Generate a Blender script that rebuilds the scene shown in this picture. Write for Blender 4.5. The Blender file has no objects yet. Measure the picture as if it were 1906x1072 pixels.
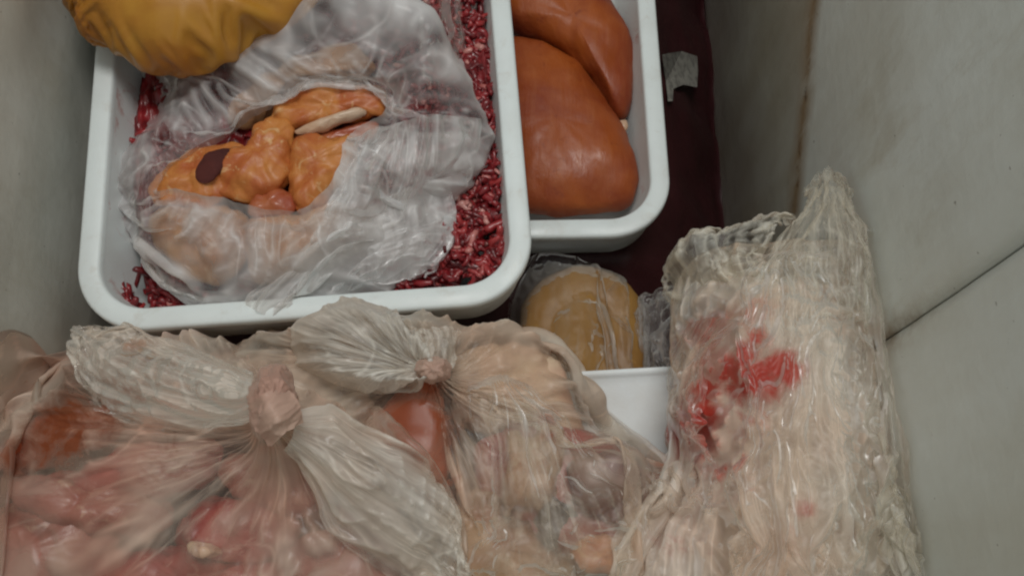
import bpy, math, random
import numpy as np
from mathutils import Vector
random.seed(7); rng = np.random.default_rng(7)
R = math.radians
sc = bpy.context.scene
col = sc.collection

# ---------------------------------------------------------------- camera, world, light, exposure
FPX = 1700.0; PITCH = R(71.4)
CAM = np.array([0.0, 0.0, 0.57])
cd = bpy.data.cameras.new('camera'); cam = bpy.data.objects.new('camera', cd); col.objects.link(cam)
cam.location = CAM; cam.rotation_euler = (R(90) - PITCH, 0, 0)
cd.sensor_width = 36; cd.lens = 36 * FPX / 1906; cd.clip_start = .01; cd.clip_end = 50
sc.camera = cam
w = bpy.data.worlds.new('World'); sc.world = w; w.use_nodes = True
bg = w.node_tree.nodes['Background']; bg.inputs[0].default_value = (.90, .98, .98, 1); bg.inputs[1].default_value = .42
def area(name, loc, target, size, power, colr):
    l = bpy.data.lights.new(name, 'AREA'); l.shape = 'RECTANGLE'; l.size, l.size_y = size; l.energy = power; l.color = colr
    o = bpy.data.objects.new(name, l); col.objects.link(o); o.location = loc
    o.rotation_euler = (Vector(target) - Vector(loc)).to_track_quat('-Z', 'Y').to_euler()
area('ceiling_lamp', (.12, .55, 2.1), (-.03, .2, 0), (.9, .45), 19.5, (1, .985, .95))
sc.view_settings.view_transform = 'Standard'; sc.view_settings.look = 'None'
sc.view_settings.exposure = 0; sc.view_settings.gamma = 1; sc.view_settings.use_curve_mapping = False
sc.cycles.transparent_max_bounces = 14; sc.cycles.max_bounces = 6; sc.cycles.filter_width = 2.3

# ---------------------------------------------------------------- helpers
_F = np.array([0, math.cos(PITCH), -math.sin(PITCH)]); _U = np.array([0, math.sin(PITCH), math.cos(PITCH)])
def at(x, y, z):
    """the point at height z (metres) that the photograph shows at pixel (x, y)"""
    r = _F + (x - 953) / FPX * np.array([1., 0, 0]) - (y - 536) / FPX * _U
    return CAM + r * ((z - CAM[2]) / r[2])

_perm = np.random.default_rng(3).permutation(256); _perm = np.concatenate([_perm, _perm, _perm])
_g = np.random.default_rng(4).normal(size=(256, 3)); _g /= np.linalg.norm(_g, axis=1)[:, None]
def noise(p):
    p = np.asarray(p, float); i = np.floor(p).astype(int); f = p - i; i &= 255
    u = f * f * f * (f * (f * 6 - 15) + 10); out = 0
    for dx in (0, 1):
        for dy in (0, 1):
            for dz in (0, 1):
                h = _perm[_perm[_perm[(i[..., 0] + dx) & 255] + ((i[..., 1] + dy) & 255)] + ((i[..., 2] + dz) & 255)]
                d = (_g[h] * (f - np.array([dx, dy, dz]))).sum(-1)
                wt = (u[..., 0] if dx else 1 - u[..., 0]) * (u[..., 1] if dy else 1 - u[..., 1]) * (u[..., 2] if dz else 1 - u[..., 2])
                out = out + wt * d
    return out * 1.6
def fbm(p, o=3):
    p = np.asarray(p, float); s = 0; a = 1
    for k in range(o): s = s + a * noise(p * 2 ** k + 13.7 * k); a *= .5
    return s
def ridge(p, o=3):
    p = np.asarray(p, float); s = 0; a = 1
    for k in range(o): s = s + a * (1 - 2.2 * np.abs(noise(p * 2 ** k + 7.3 * k))); a *= .5
    return s

def cr(P, n, closed):
    """Catmull-Rom resample of control rows P (m, ..., 3) to n rows"""
    P = np.asarray(P, float); m = len(P)
    t = np.linspace(0, m, n, endpoint=False) if closed else np.linspace(0, m - 1, n)
    i = np.floor(t).astype(int)
    if not closed: i = np.minimum(i, m - 2)
    f = (t - i).reshape((-1,) + (1,) * (P.ndim - 1))
    def g(k): return P[k % m] if closed else P[np.clip(k, 0, m - 1)]
    a, b, c, d = g(i - 1), g(i), g(i + 1), g(i + 2)
    return .5 * (2 * b + (c - a) * f + (2 * a - 5 * b + 4 * c - d) * f ** 2 + (3 * b - a - 3 * c + d) * f ** 3)

def grid_normals(G, closed):
    du = (np.roll(G, -1, 1) - np.roll(G, 1, 1)) if closed else np.gradient(G, axis=1)
    dv = np.gradient(G, axis=0); n = np.cross(du, dv)
    n /= np.linalg.norm(n, axis=-1)[..., None] + 1e-12
    return n if n[..., 2].mean() >= 0 else -n

HC = .0025; HX0, HY0 = -.45, -.20; HF = np.full((300, 400), -9.0)     # heights of what lies under the films
def hf_add(G):
    P = cr(cr(G, G.shape[0] * 2, False).transpose(1, 0, 2), G.shape[1] * 2, True).reshape(-1, 3)
    i = ((P[:, 0] - HX0) / HC).astype(int); j = ((P[:, 1] - HY0) / HC).astype(int)
    ok = (i > 0) & (i < 299) & (j > 0) & (j < 399)
    np.maximum.at(HF, (i[ok], j[ok]), P[ok, 2])
def hf_close():
    global HF
    for _ in range(2):
        A = np.stack([np.roll(np.roll(HF, a, 0), b, 1) for a in (-1, 0, 1) for b in (-1, 0, 1)]); HF = np.where(HF > -1, HF, A.max(0))
    HF = np.maximum(HF, -.2); HF = np.stack([np.roll(np.roll(HF, a, 0), b, 1) for a in (-2, -1, 0, 1, 2) for b in (-2, -1, 0, 1, 2)]).max(0)
    for _ in range(2): HF = sum(np.roll(np.roll(HF, a, 0), b, 1) for a in (-1, 0, 1) for b in (-1, 0, 1)) / 9
def hf_at(X):
    a = np.clip((X[..., 0] - HX0) / HC - .5, 0, 297.9); b = np.clip((X[..., 1] - HY0) / HC - .5, 0, 397.9)
    i = a.astype(int); j = b.astype(int); a = a - i; b = b - j
    return (HF[i, j] * (1 - a) + HF[i + 1, j] * a) * (1 - b) + (HF[i, j + 1] * (1 - a) + HF[i + 1, j + 1] * a) * b
def relax(G, closed, pin, eu, ev, iters=140, grav=.00004, kb=.25, collide=True, lo=.012, hi=.02):
    """settle a film: its cloth is eu / ev times longer than the surface it starts from, so it buckles into folds"""
    X = G.copy(); V = np.zeros_like(X); m, n = X.shape[:2]; W = np.where(pin, 0.0, 1.0)[..., None]; base = G.copy()
    N0 = grid_normals(G, closed)
    cons = []
    def idx(axis, k, c):
        L = n if axis == 1 else m
        i = np.arange(L if (closed and axis == 1) else L - k); i = i[(i // k) % 2 == c]; return i, (i + k) % L
    e_u = np.broadcast_to(eu, (m, n)); e_v = np.broadcast_to(ev, (m, n))
    for axis, k, st, comp in ((1, 1, 1, 0), (0, 1, 1, 0), (1, 2, kb, 1), (0, 2, kb, 1), (1, 4, kb * .6, 1), (0, 4, kb * .6, 1)):
        for c in (0, 1):
            i, j = idx(axis, k, c); e = e_u if axis == 1 else e_v
            A, B = (G[:, i], G[:, j]) if axis == 1 else (G[i], G[j]); E = e[:, i] if axis == 1 else e[i]
            cons.append((axis, i, j, np.linalg.norm(B - A, axis=-1) * E, st, comp))
    for dg in (1, -1):
        for c in (0, 1):
            i = np.arange(m - 1); i = i[i % 2 == c]; cons.append(('d', i, dg, None, .5, 0))
    Lu = np.linalg.norm(np.roll(G, -1, 1) - G, axis=-1) * e_u; Lv = np.linalg.norm(np.roll(G, -1, 0) - G, axis=-1) * e_v
    LD = np.sqrt(Lu ** 2 + Lv ** 2)
    for it in range(iters):
        P = X + (V * .93) * W; P[..., 2] -= grav * W[..., 0]
        for axis, i, j, L, st, comp in cons:
            if axis == 'd':
                if closed: A = P[i]; B = np.roll(P[i + 1], -j, 1); wa = W[i]; wb = np.roll(W[i + 1], -j, 1); L = LD[i]
                elif j == 1: A = P[i][:, :-1]; B = P[i + 1][:, 1:]; wa = W[i][:, :-1]; wb = W[i + 1][:, 1:]; L = LD[i][:, :-1]
                else: A = P[i][:, 1:]; B = P[i + 1][:, :-1]; wa = W[i][:, 1:]; wb = W[i + 1][:, :-1]; L = LD[i][:, :-1]
            elif axis == 1: A = P[:, i]; B = P[:, j]; wa = W[:, i]; wb = W[:, j]
            else: A = P[i]; B = P[j]; wa = W[i]; wb = W[j]
            d = B - A; l = np.sqrt((d * d).sum(-1)) + 1e-9; q = (l - L) / l
            if comp: q = np.minimum(q, 0)
            d = d * (st * q / np.maximum(wa + wb, 1e-6)[..., 0])[..., None]
            A = A + d * wa; B = B - d * wb
            if axis == 'd':
                if closed: P[i] = A; P[i + 1] = np.roll(B, j, 1)
                elif j == 1: P[i, :-1] = A; P[i + 1, 1:] = B
                else: P[i, 1:] = A; P[i + 1, :-1] = B
            elif axis == 1: P[:, i] = A; P[:, j] = B
            else: P[i] = A; P[j] = B
        dn = ((P - base) * N0).sum(-1); P += N0 * (np.clip(dn, -lo, hi) - dn)[..., None] * W * .5
        if collide:
            h = hf_at(P) + .0012; P[..., 2] = np.where((P[..., 2] < h) & (h > base[..., 2] - .02) & (W[..., 0] > 0), np.minimum(h, P[..., 2] + .004), P[..., 2])
        P[..., 0] = np.where(W[..., 0] > 0, np.clip(P[..., 0], XL + .004, XR - .004), P[..., 0])
        V = P - X; sp = np.linalg.norm(V, axis=-1, keepdims=True); V *= np.minimum(1, .002 / (sp + 1e-9)); X = P
    return X
def fine(G, closed, k=2):
    return cr(cr(G, G.shape[0] * k, False).transpose(1, 0, 2), G.shape[1] * k, closed).transpose(1, 0, 2)
def smooth(G, closed, it=1):
    for _ in range(it):
        A = G.copy()
        A[1:-1] = .5 * A[1:-1] + .25 * (A[2:] + A[:-2])
        if closed: A = .5 * A + .25 * (np.roll(A, 1, 1) + np.roll(A, -1, 1))
        else: A[:, 1:-1] = .5 * A[:, 1:-1] + .25 * (A[:, 2:] + A[:, :-2])
        G = A
    return G
def cling(G): return np.exp(-np.clip(G[..., 2] - hf_at(G) - .0012, 0, 1) / .004)

def film_attrs(G, closed, seed=0, su=22, sv=3):
    """per-point cloudiness of a film: streaks along its folds, broad clouds, white creases, painted fold highlights"""
    m, n = G.shape[:2]; u = np.linspace(0, 1, n)[None]; v = np.linspace(0, 1, m)[:, None]
    if closed: q = np.stack(np.broadcast_arrays(np.cos(6.2832 * u) * su / 5 + seed, np.sin(6.2832 * u) * su / 5, v * sv), -1)
    else: q = np.stack(np.broadcast_arrays(u * su + seed + .8 * v, 0 * u + .3 * seed, v * sv), -1)
    st = fbm(q, 3); cl = fbm(G * 15 + seed * 2.1, 3)
    D = G - smooth(G, closed, 24); d = (D * grid_normals(G, closed)).sum(-1); cs = np.tanh(d / .0011)  # raised folds milkier, valleys clearer: fold highlights painted into the cloudiness
    q2 = q * np.array([1.6, 1.6, 1.0]) + 4.4; q2 = q2 + .5 * noise(q * .7 + 9)[..., None]
    line = np.clip(1 - np.abs(noise(q2)) * 9, 0, 1) * np.clip(.35 + 2.2 * noise(G * 24 + seed), 0, 1)          # creases along the folds
    g2 = G * 34 + .6 * noise(G * 20)[..., None] + seed
    line = np.maximum(line, .8 * np.clip(1 - np.abs(noise(g2)) * 10, 0, 1) * np.clip(.1 + 2.4 * noise(G * 17 + seed + 8), 0, 1))   # random creases
    return np.clip(.47 + .30 * st + .26 * cl + .22 * cs + .42 * line, 0, 1), np.clip(.5 + .9 * fbm(G * 19 + seed + 5, 3), 0, 1)

def link(name, me, mat, parent=None):
    o = bpy.data.objects.new(name, me); col.objects.link(o)
    if mat: me.materials.append(mat)
    if parent: o.parent = parent
    return o
def tag(o, label=None, cat=None, group=None, kind=None):
    for k, v in (('label', label), ('category', cat), ('group', group), ('kind', kind)):
        if v: o[k] = v
    return o
def thing(name, loc, label, cat, group=None):
    o = bpy.data.objects.new(name, None); col.objects.link(o); o.location = loc; o.empty_display_size = .02
    return tag(o, label, cat, group)
def into(o, parent):
    """parent a world-space mesh under a thing's empty without moving it"""
    o.parent = parent; o.location = -Vector(parent.location); return o

def grid_mesh(name, G, closed, mat, attr=None, cap=False, parent=None):
    nv, nu = G.shape[:2]
    vs = G.reshape(-1, 3); J = nu if closed else nu - 1
    a = (np.arange(nv - 1)[:, None] * nu + np.arange(J)[None]).ravel()
    b = (np.arange(nv - 1)[:, None] * nu + (np.arange(J)[None] + 1) % nu).ravel()
    faces = np.stack([a, b, b + nu, a + nu], 1).tolist()
    if cap: faces += [list(range(nu))[::-1], [(nv - 1) * nu + k for k in range(nu)]]
    me = bpy.data.meshes.new(name); me.from_pydata(vs.tolist(), [], faces)
    me.polygons.foreach_set('use_smooth', [True] * len(me.polygons))
    uv = np.stack(np.meshgrid(np.linspace(0, 1, nu), np.linspace(0, 1, nv)), -1).reshape(-1, 2)
    at_ = me.attributes.new('fold_uv', 'FLOAT_VECTOR', 'POINT'); at_.data.foreach_set('vector', np.c_[uv, np.zeros(len(uv))].ravel())
    for k, v in (attr or {}).items():
        q = me.attributes.new(k, 'FLOAT', 'POINT'); q.data.foreach_set('value', np.asarray(v, float).ravel())
    me.update()
    o = link(name, me, mat)
    if parent: into(o, parent)
    return o

def loft(name, loops, mat, n=240, m=70, folds=0, ffreq=8, crumple=0, cfreq=40, env=None, seed=0, stains=(), cap=False, parent=None, lump=0, lfreq=25, stretch=1.5, eu=1.10, ev=1.03, iters=140, pinrows=(0,), kb=.25, lo=.010, hi=.014, grav=.00004, res=1.0, soft=1):
    """closed loops of (px, py, z), inside to outside, joined to one surface; folds run across the loops"""
    n = int(n * res / 8) * 8; m = int(m * res)
    L = np.array([cr([at(*p) for p in lp], n, True) for lp in loops])
    G = cr(L, m, False)
    th = np.linspace(0, 2 * np.pi, n, endpoint=False)[None]; v = np.linspace(0, 1, m)[:, None]
    N = grid_normals(G, True); D = np.zeros((m, n))
    e = np.ones((m, 1)) if env is None else np.interp(v, np.linspace(0, 1, len(env)), env)
    if folds:
        th2 = th + .22 * noise(np.stack(np.broadcast_arrays(np.cos(th) * 2 + seed, np.sin(th) * 2, v * 3), -1))
        q = np.stack(np.broadcast_arrays(np.cos(th2) * ffreq + seed * 3.1, np.sin(th2) * ffreq, v * stretch + seed), -1)
        D += folds * e * (ridge(q) - .3)
    if crumple: D += crumple * (ridge(G * cfreq + seed * 1.7) - .4)
    if lump: D += lump * fbm(G * lfreq + seed)
    if iters:
        mod = np.clip(.5 + 1.5 * fbm(G * 13 + seed, 2), .0, 1.9)
        pin = np.zeros((m, n), bool)
        for r in pinrows: pin[r] = True
        pin[-1] = True
        X = relax(G + N * D[..., None], True, pin, 1 + (eu - 1) * mod * np.minimum(e, 1.2), 1 + (ev - 1) * mod, iters, grav, kb, True, lo, hi)
        G = smooth(fine(X, True), True, soft)
    else: G = G + N * D[..., None]
    k, c = film_attrs(G, True, seed)
    return grid_mesh(name, G, True, mat, {'stain': stain_field(G, stains), 'cling': cling(G), 'cloud': k, 'hue': c}, cap, parent)

def stain_field(G, stains):
    S = np.zeros(G.shape[:2])
    for (x, y, z, r, a) in stains:
        c = at(x, y, z); d = np.linalg.norm((G - c)[..., :2], axis=-1) / (r / 2900.0)
        S = np.maximum(S, a * np.exp(-d ** 2))
    return S

def sheet(name, rows, mat, n=90, m=120, folds=0, ffreq=10, stretch=1.2, crumple=0, cfreq=40, seed=0, stains=(), parent=None, eu=1.10, ev=1.03, iters=120, kb=.25, lo=.008, hi=.010, grav=.00003, pinend=False, soft=1, rag=.0, warp=.1, fade=None, edge=(0, 0)):
    """open sheet; each row runs across, rows follow the length; folds run along the length"""
    L = np.array([cr([at(*p) for p in r], n, False) for r in rows]); G = cr(L, m, False)
    u = np.linspace(0, 1, n)[None]; v = np.linspace(0, 1, m)[:, None]
    if rag:
        c = G.mean(1, keepdims=True); k = rag * fbm(np.stack(np.broadcast_arrays(v * 7 + seed, 1.5 * np.sign(u - .5), 0 * v), -1), 3)
        G = c + (G - c) * (1 + k[..., None])
        k = rag * .9 * fbm(np.stack(np.broadcast_arrays(u * 6 + seed, 0 * v, 0 * v + 3), -1), 3) * np.clip((v - .5) * 2, 0, 1)
        G = G + (G[-1:] - G[m // 2:m // 2 + 1]) * k[..., None]
    N = grid_normals(G, False); D = np.zeros((m, n))
    if folds:
        uw = u + warp * fbm(np.stack(np.broadcast_arrays(u * 2.5 + seed, v * 2.5, 0 * u), -1), 2)
        q = np.stack(np.broadcast_arrays(uw * ffreq + seed * 3.3 + .4 * v, 0 * u + seed, v * stretch + seed), -1)
        D += folds * (ridge(q) - .35)
    if crumple: D += crumple * (ridge(G * cfreq + seed) - .4)
    G = G + N * D[..., None]
    if iters:
        mod = np.clip(.5 + 1.5 * fbm(G * 16 + seed, 2), .0, 1.9); pin = np.zeros((m, n), bool); pin[0] = True
        if pinend: pin[-1] = True
        G = smooth(fine(relax(G, False, pin, 1 + (eu - 1) * mod, 1 + (ev - 1) * mod, iters, grav, kb, True, lo, hi), False), False, soft)
    k, c = film_attrs(G, False, seed, 15, 2.0)
    uu = np.linspace(0, 1, G.shape[1])[None]; k = np.clip(k - edge[0] * np.clip(1 - uu / .22, 0, 1) - edge[1] * np.clip(1 - (1 - uu) / .22, 0, 1), 0, 1)
    if fade is not None: k = np.clip(k + np.interp(np.linspace(0, 1, G.shape[0]), np.linspace(0, 1, len(fade)), fade)[:, None], 0, 1)
    return grid_mesh(name, G, False, mat, {'stain': stain_field(G, stains), 'cling': cling(G), 'cloud': k, 'hue': c}, False, parent)

def lump(name, outline, z0, h, mat, under=.6, rough=.003, freq=45, seed=0, n=96, m=26, tilt=(0, 0), flat=2.0, parent=None):
    """a rounded piece with the given outline (px, py) lying at height z0, h metres thick above its waist"""
    base = cr([at(x, y, z0) for x, y in outline], n, True); c = base.mean(0)
    a = np.linspace(-.98, .98, m) * np.pi / 2
    rows = []
    for t in a:
        s = abs(math.cos(t)) ** (2 / flat); zz = math.sin(t); zz = math.copysign(abs(zz) ** (2 / max(flat, 2.0)), zz)
        r = c + (base - c) * max(s, .02)
        r = r.copy(); r[:, 2] = z0 + (h if zz > 0 else h * under) * zz
        r[:, 2] += (r[:, 0] - c[0]) * tilt[0] + (r[:, 1] - c[1]) * tilt[1]
        rows.append(r)
    G = np.array(rows); N = grid_normals(G, True); N = np.where(((G - c) * N).sum(-1)[..., None] < 0, -N, N)
    D = rough * (fbm(G * freq + seed * 5.3, 4))
    G = G + N * D[..., None]
    hf_add(G)
    return grid_mesh(name, G, True, mat, None, True, parent)

# ---------------------------------------------------------------- materials
class NT:
    def __init__(s, name):
        s.m = bpy.data.materials.new(name); s.m.use_nodes = True; s.t = s.m.node_tree; s.t.nodes.clear()
        s.out = s.n('ShaderNodeOutputMaterial')
    def n(s, kind, **kw):
        x = s.t.nodes.new(kind)
        for k, v in kw.items():
            if k.startswith('i_'): x.inputs[int(k[2:]) if k[2:].isdigit() else k[2:].replace('_', ' ')].default_value = v
            else: setattr(x, k, v)
        return x
    def l(s, a, b): s.t.links.new(a, b)
    def noise(s, scale, detail=4, coord=None, rough=.55, dist=0):
        x = s.n('ShaderNodeTexNoise'); x.inputs['Scale'].default_value = scale; x.inputs['Detail'].default_value = detail
        x.inputs['Roughness'].default_value = rough; x.inputs['Distortion'].default_value = dist
        if coord is not None: s.l(coord, x.inputs['Vector'])
        return x.outputs['Fac']
    def geo(s): return s.n('ShaderNodeNewGeometry').outputs['Position']
    def ramp(s, fac, stops):
        x = s.n('ShaderNodeValToRGB'); e = x.color_ramp.elements
        while len(e) < len(stops): e.new(.5)
        for k, (p, c) in enumerate(stops):
            e[k].position = p; e[k].color = (c, c, c, 1) if not hasattr(c, '__len__') else (*c, 1)
        s.l(fac, x.inputs[0]); return x.outputs[0]
    def math(s, op, a, b=None, clamp=False):
        x = s.n('ShaderNodeMath', operation=op, use_clamp=clamp)
        for k, v in enumerate((a, b)):
            if v is None: continue
            if isinstance(v, (int, float)): x.inputs[k].default_value = v
            else: s.l(v, x.inputs[k])
        return x.outputs[0]
    def mix(s, fac, a, b):
        x = s.n('ShaderNodeMix', data_type='RGBA')
        for k, v in ((0, fac), (6, a), (7, b)):
            if isinstance(v, (int, float)): x.inputs[k].default_value = v
            elif isinstance(v, tuple): x.inputs[k].default_value = (*v, 1)
            else: s.l(v, x.inputs[k])
        return x.outputs[2]
    def bump(s, h, strength, dist):
        x = s.n('ShaderNodeBump'); x.inputs['Strength'].default_value = strength; x.inputs['Distance'].default_value = dist
        s.l(h, x.inputs['Height']); return x.outputs[0]
    def pbsdf(s, colr, rough=.5, spec=.5, sss=0, sssr=(1, .3, .2), scale=.01, bump=None, coat=0):
        p = s.n('ShaderNodeBsdfPrincipled')
        if isinstance(colr, tuple): p.inputs['Base Color'].default_value = (*colr, 1)
        else: s.l(colr, p.inputs['Base Color'])
        if isinstance(rough, (int, float)): p.inputs['Roughness'].default_value = rough
        else: s.l(rough, p.inputs['Roughness'])
        p.inputs['Specular IOR Level'].default_value = spec
        p.inputs['Subsurface Weight'].default_value = sss; p.inputs['Subsurface Radius'].default_value = sssr; p.inputs['Subsurface Scale'].default_value = scale
        p.inputs['Coat Weight'].default_value = coat; p.inputs['Coat Roughness'].default_value = .15
        if bump is not None: s.l(bump, p.inputs['Normal'])
        return p
    def done(s, sh): s.l(sh.outputs[0] if hasattr(sh, 'outputs') else sh, s.out.inputs[0]); return s.m

def m_wall(name, base, dirt, zrust=None):
    t = NT(name); g = t.geo()
    mp = t.n('ShaderNodeMapping'); t.l(g, mp.inputs[0]); mp.inputs['Scale'].default_value = (1, 1, .35)
    a = t.noise(9, 5, mp.outputs[0], .6); c = t.mix(t.ramp(a, [(.4, 0), (.68, 1)]), base, dirt)
    b = t.noise(160, 2, g); sp = t.ramp(b, [(.735, 0), (.77, 1)]); c = t.mix(t.math('MULTIPLY', sp, .55), c, (.12, .09, .06))
    c = t.mix(t.math('MULTIPLY', t.ramp(t.noise(20, 6, mp.outputs[0], .72), [(.5, 0), (.7, .55)]), t.ramp(t.noise(5, 2, g), [(.4, 0), (.6, 1)])), c, (.42, .37, .26))
    if zrust:
        sx = t.n('ShaderNodeSeparateXYZ'); t.l(g, sx.inputs[0])
        # a slanting tide line of rust; below it the paint is mixed darker and browner
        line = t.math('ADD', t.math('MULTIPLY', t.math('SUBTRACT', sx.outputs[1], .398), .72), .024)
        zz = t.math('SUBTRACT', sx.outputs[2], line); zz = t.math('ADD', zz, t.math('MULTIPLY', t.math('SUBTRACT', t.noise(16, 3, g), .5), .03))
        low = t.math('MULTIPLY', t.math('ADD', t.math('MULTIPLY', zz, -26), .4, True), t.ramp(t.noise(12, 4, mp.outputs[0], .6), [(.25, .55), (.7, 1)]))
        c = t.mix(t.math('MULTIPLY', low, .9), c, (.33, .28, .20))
        band = t.math('SUBTRACT', 1, t.math('MULTIPLY', t.math('ABSOLUTE', zz), 36), True)
        rm = t.math('MULTIPLY', band, t.ramp(t.noise(34, 5, mp.outputs[0], .7), [(.32, .35), (.52, 1)]))
        c = t.mix(t.math('MULTIPLY', rm, .9), c, (.27, .165, .07))
        sy = t.math('ABSOLUTE', t.math('SUBTRACT', sx.outputs[1], .14)); sb = t.math('MULTIPLY', t.math('SUBTRACT', 1, t.math('MULTIPLY', sy, 55), True), t.math('MULTIPLY', t.math('SUBTRACT', .16, sx.outputs[2]), 9, True))
        c = t.mix(t.math('MULTIPLY', sb, t.ramp(t.noise(60, 5, g, .7), [(.4, .1), (.62, .9)])), c, (.27, .18, .09))
        core = t.math('SUBTRACT', 1, t.math('MULTIPLY', t.math('ABSOLUTE', zz), 120), True)
        c = t.mix(t.math('MULTIPLY', core, t.ramp(t.noise(95, 4, g, .75), [(.52, 0), (.62, .8)])), c, (.08, .04, .02))
    return t.done(t.pbsdf(c, .45, .4, bump=t.bump(t.noise(70, 3, g), .25, .002)))

M = {}
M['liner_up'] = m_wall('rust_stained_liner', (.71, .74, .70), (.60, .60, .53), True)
M['liner_left'] = m_wall('grimy_left_liner', (.66, .66, .60), (.55, .53, .46))
t = NT('white_tray_plastic'); g = t.geo()
c = t.mix(t.ramp(t.noise(30, 4, g), [(.45, 0), (.75, .6)]), (.70, .75, .745), (.62, .645, .63))
c = t.mix(t.ramp(t.noise(60, 6, g, .7, .6), [(.56, 0), (.74, .45)]), c, (.50, .46, .40))
M['tray'] = t.done(t.pbsdf(c, t.ramp(t.noise(35, 4, g), [(.35, .3), (.7, .55)]), .5, bump=t.bump(t.noise(260, 2, g), .12, .0005)))
t2 = NT('smeared_tray_inside'); g = t2.geo()
c = t2.mix(t2.ramp(t2.noise(30, 4, g), [(.45, 0), (.75, .6)]), (.68, .72, .71), (.60, .60, .58))
c = t2.mix(t2.ramp(t2.noise(24, 6, g, .72, 1.0), [(.57, 0), (.68, .6)]), c, (.42, .13, .11))
M['tray_in'] = t2.done(t2.pbsdf(c, .4, .5))
t = NT('white_foam'); g = t.geo()
c = t.mix(t.ramp(t.noise(22, 5, g, .6), [(.45, 0), (.8, .5)]), (.80, .84, .85), (.62, .58, .52))
M['foam'] = t.done(t.pbsdf(c, .6, .3, bump=t.bump(t.noise(500, 2, g), .2, .0006)))

def m_meat(name, c1, c2, c3=None, rough=.32, sss=0, bscale=120, nscale=28, bstr=.35, coat=.15):
    t = NT(name); g = t.geo()
    c = t.mix(t.ramp(t.noise(nscale, 5, g, .6, .6), [(.38, 0), (.62, 1)]), c1, c2)
    if c3: c = t.mix(t.ramp(t.noise(nscale * 2.1, 4, g, .65, 1.2), [(.58, 0), (.68, .8)]), c, c3)
    return t.done(t.pbsdf(c, rough, .45, sss, (1, .35, .2), .006, t.bump(t.noise(bscale, 4, g, .6), bstr, .002), coat))
t = NT('orange_marinated_meat'); g = t.geo()
mp = t.n('ShaderNodeMapping'); t.l(g, mp.inputs[0]); mp.inputs['Rotation'].default_value = (0, 0, R(38)); mp.inputs['Scale'].default_value = (1, .16, 1)
fib = t.noise(150, 4, mp.outputs[0], .65)
c = t.mix(t.ramp(t.noise(11, 4, g, .6, .6), [(.36, 0), (.64, 1)]), (.36, .085, .016), (.22, .034, .010))
c = t.mix(t.ramp(fib, [(.5, 0), (.75, .22)]), c, (.44, .16, .055)); c = t.mix(t.ramp(t.noise(70, 4, g, .7), [(.62, 0), (.72, .5)]), c, (.15, .018, .008))
M['breast'] = t.done(t.pbsdf(c, t.ramp(t.noise(45, 3, g), [(.35, .32), (.65, .62)]), .4, 0, bump=t.bump(t.math('ADD', fib, t.noise(50, 3, g)), .35, .002)))
M['chicken'] = m_meat('orange_chicken_skin', (.54, .205, .048), (.42, .105, .026), (.66, .40, .19), .48, 0, 110, 38, .45, .05)
M['chicken_beige'] = m_meat('beige_chicken_skin', (.46, .25, .12), (.40, .18, .08), (.52, .33, .2), .45)
M['chicken_red'] = m_meat('raw_red_chicken_flesh', (.33, .065, .028), (.42, .13, .05), None, .35)
M['chicken_pale'] = m_meat('pale_chicken_fat', (.58, .42, .30), (.52, .32, .2), None, .4)
M['hollow_shade'] = m_meat('dark_red_flesh_painted_shade', (.045, .007, .006), (.08, .013, .009), None, .85, 0, 120, 28, .35, 0)  # dark red flesh with the shade of the hollow put into its colour
M['pink'] = m_meat('pink_raw_meat', (.31, .09, .068), (.37, .14, .105), (.52, .32, .23), .35)
M['red'] = m_meat('red_raw_meat', (.30, .04, .035), (.40, .10, .08), (.55, .30, .24), .3)
M['fat'] = m_meat('cream_fat', (.62, .46, .32), (.55, .34, .24), None, .35)
M['orange'] = m_meat('orange_red_flesh', (.46, .10, .03), (.36, .055, .02), (.55, .20, .09), .35)
M['organ'] = m_meat('purple_brown_organ', (.15, .03, .026), (.08, .02, .02), (.20, .07, .06), .3)
M['bone'] = m_meat('tan_bone_joint', (.46, .29, .15), (.38, .18, .10), (.5, .38, .26), .45)
M['pale'] = m_meat('pale_beige_meat', (.52, .36, .25), (.46, .25, .17), (.58, .44, .34), .45)
M['dark'] = m_meat('dark_grey_skin', (.07, .06, .06), (.16, .13, .12), None, .4)
M['tan'] = m_meat('tan_frozen_paste', (.29, .15, .032), (.24, .115, .024), (.34, .19, .05), .8, 0, 90, 18, .25, 0)
t = NT('dark_maroon_plastic'); g = t.geo()
M['maroon'] = t.done(t.pbsdf(t.mix(t.noise(14, 3, g), (.034, .010, .011), (.055, .012, .014)), .5, .3, bump=t.bump(t.noise(40, 4, g), .4, .004)))
t = NT('mustard_plastic'); g = t.geo()
c = t.mix(t.ramp(t.noise(16, 5, g, .6, .8), [(.35, 0), (.7, 1)]), (.46, .22, .028), (.34, .115, .014))
M['mustard'] = t.done(t.pbsdf(c,   .35, .45, 0, (1, .6, .2), .005, t.bump(t.noise(60, 3, g), .2, .002)))
t = NT('printed_label'); g = t.geo()
M['label'] = t.done(t.pbsdf(t.mix(t.ramp(t.noise(150, 3, g), [(.45, 0), (.6, 1)]), (.36, .35, .31), (.22, .21, .19)), .5))
t = NT('minced_meat'); a = t.n('ShaderNodeAttribute', attribute_name='tone').outputs['Fac']; g = t.geo()
c = t.ramp(a, [(0, (.08, .004, .006)), (.5, (.25, .014, .018)), (.8, (.38, .04, .04)), (1, (.55, .25, .22))])
M['mince'] = t.done(t.pbsdf(c, .34, .5, 0, (1, .3, .2), .003, t.bump(t.noise(260, 3, g), .3, .001), .2))

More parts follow.
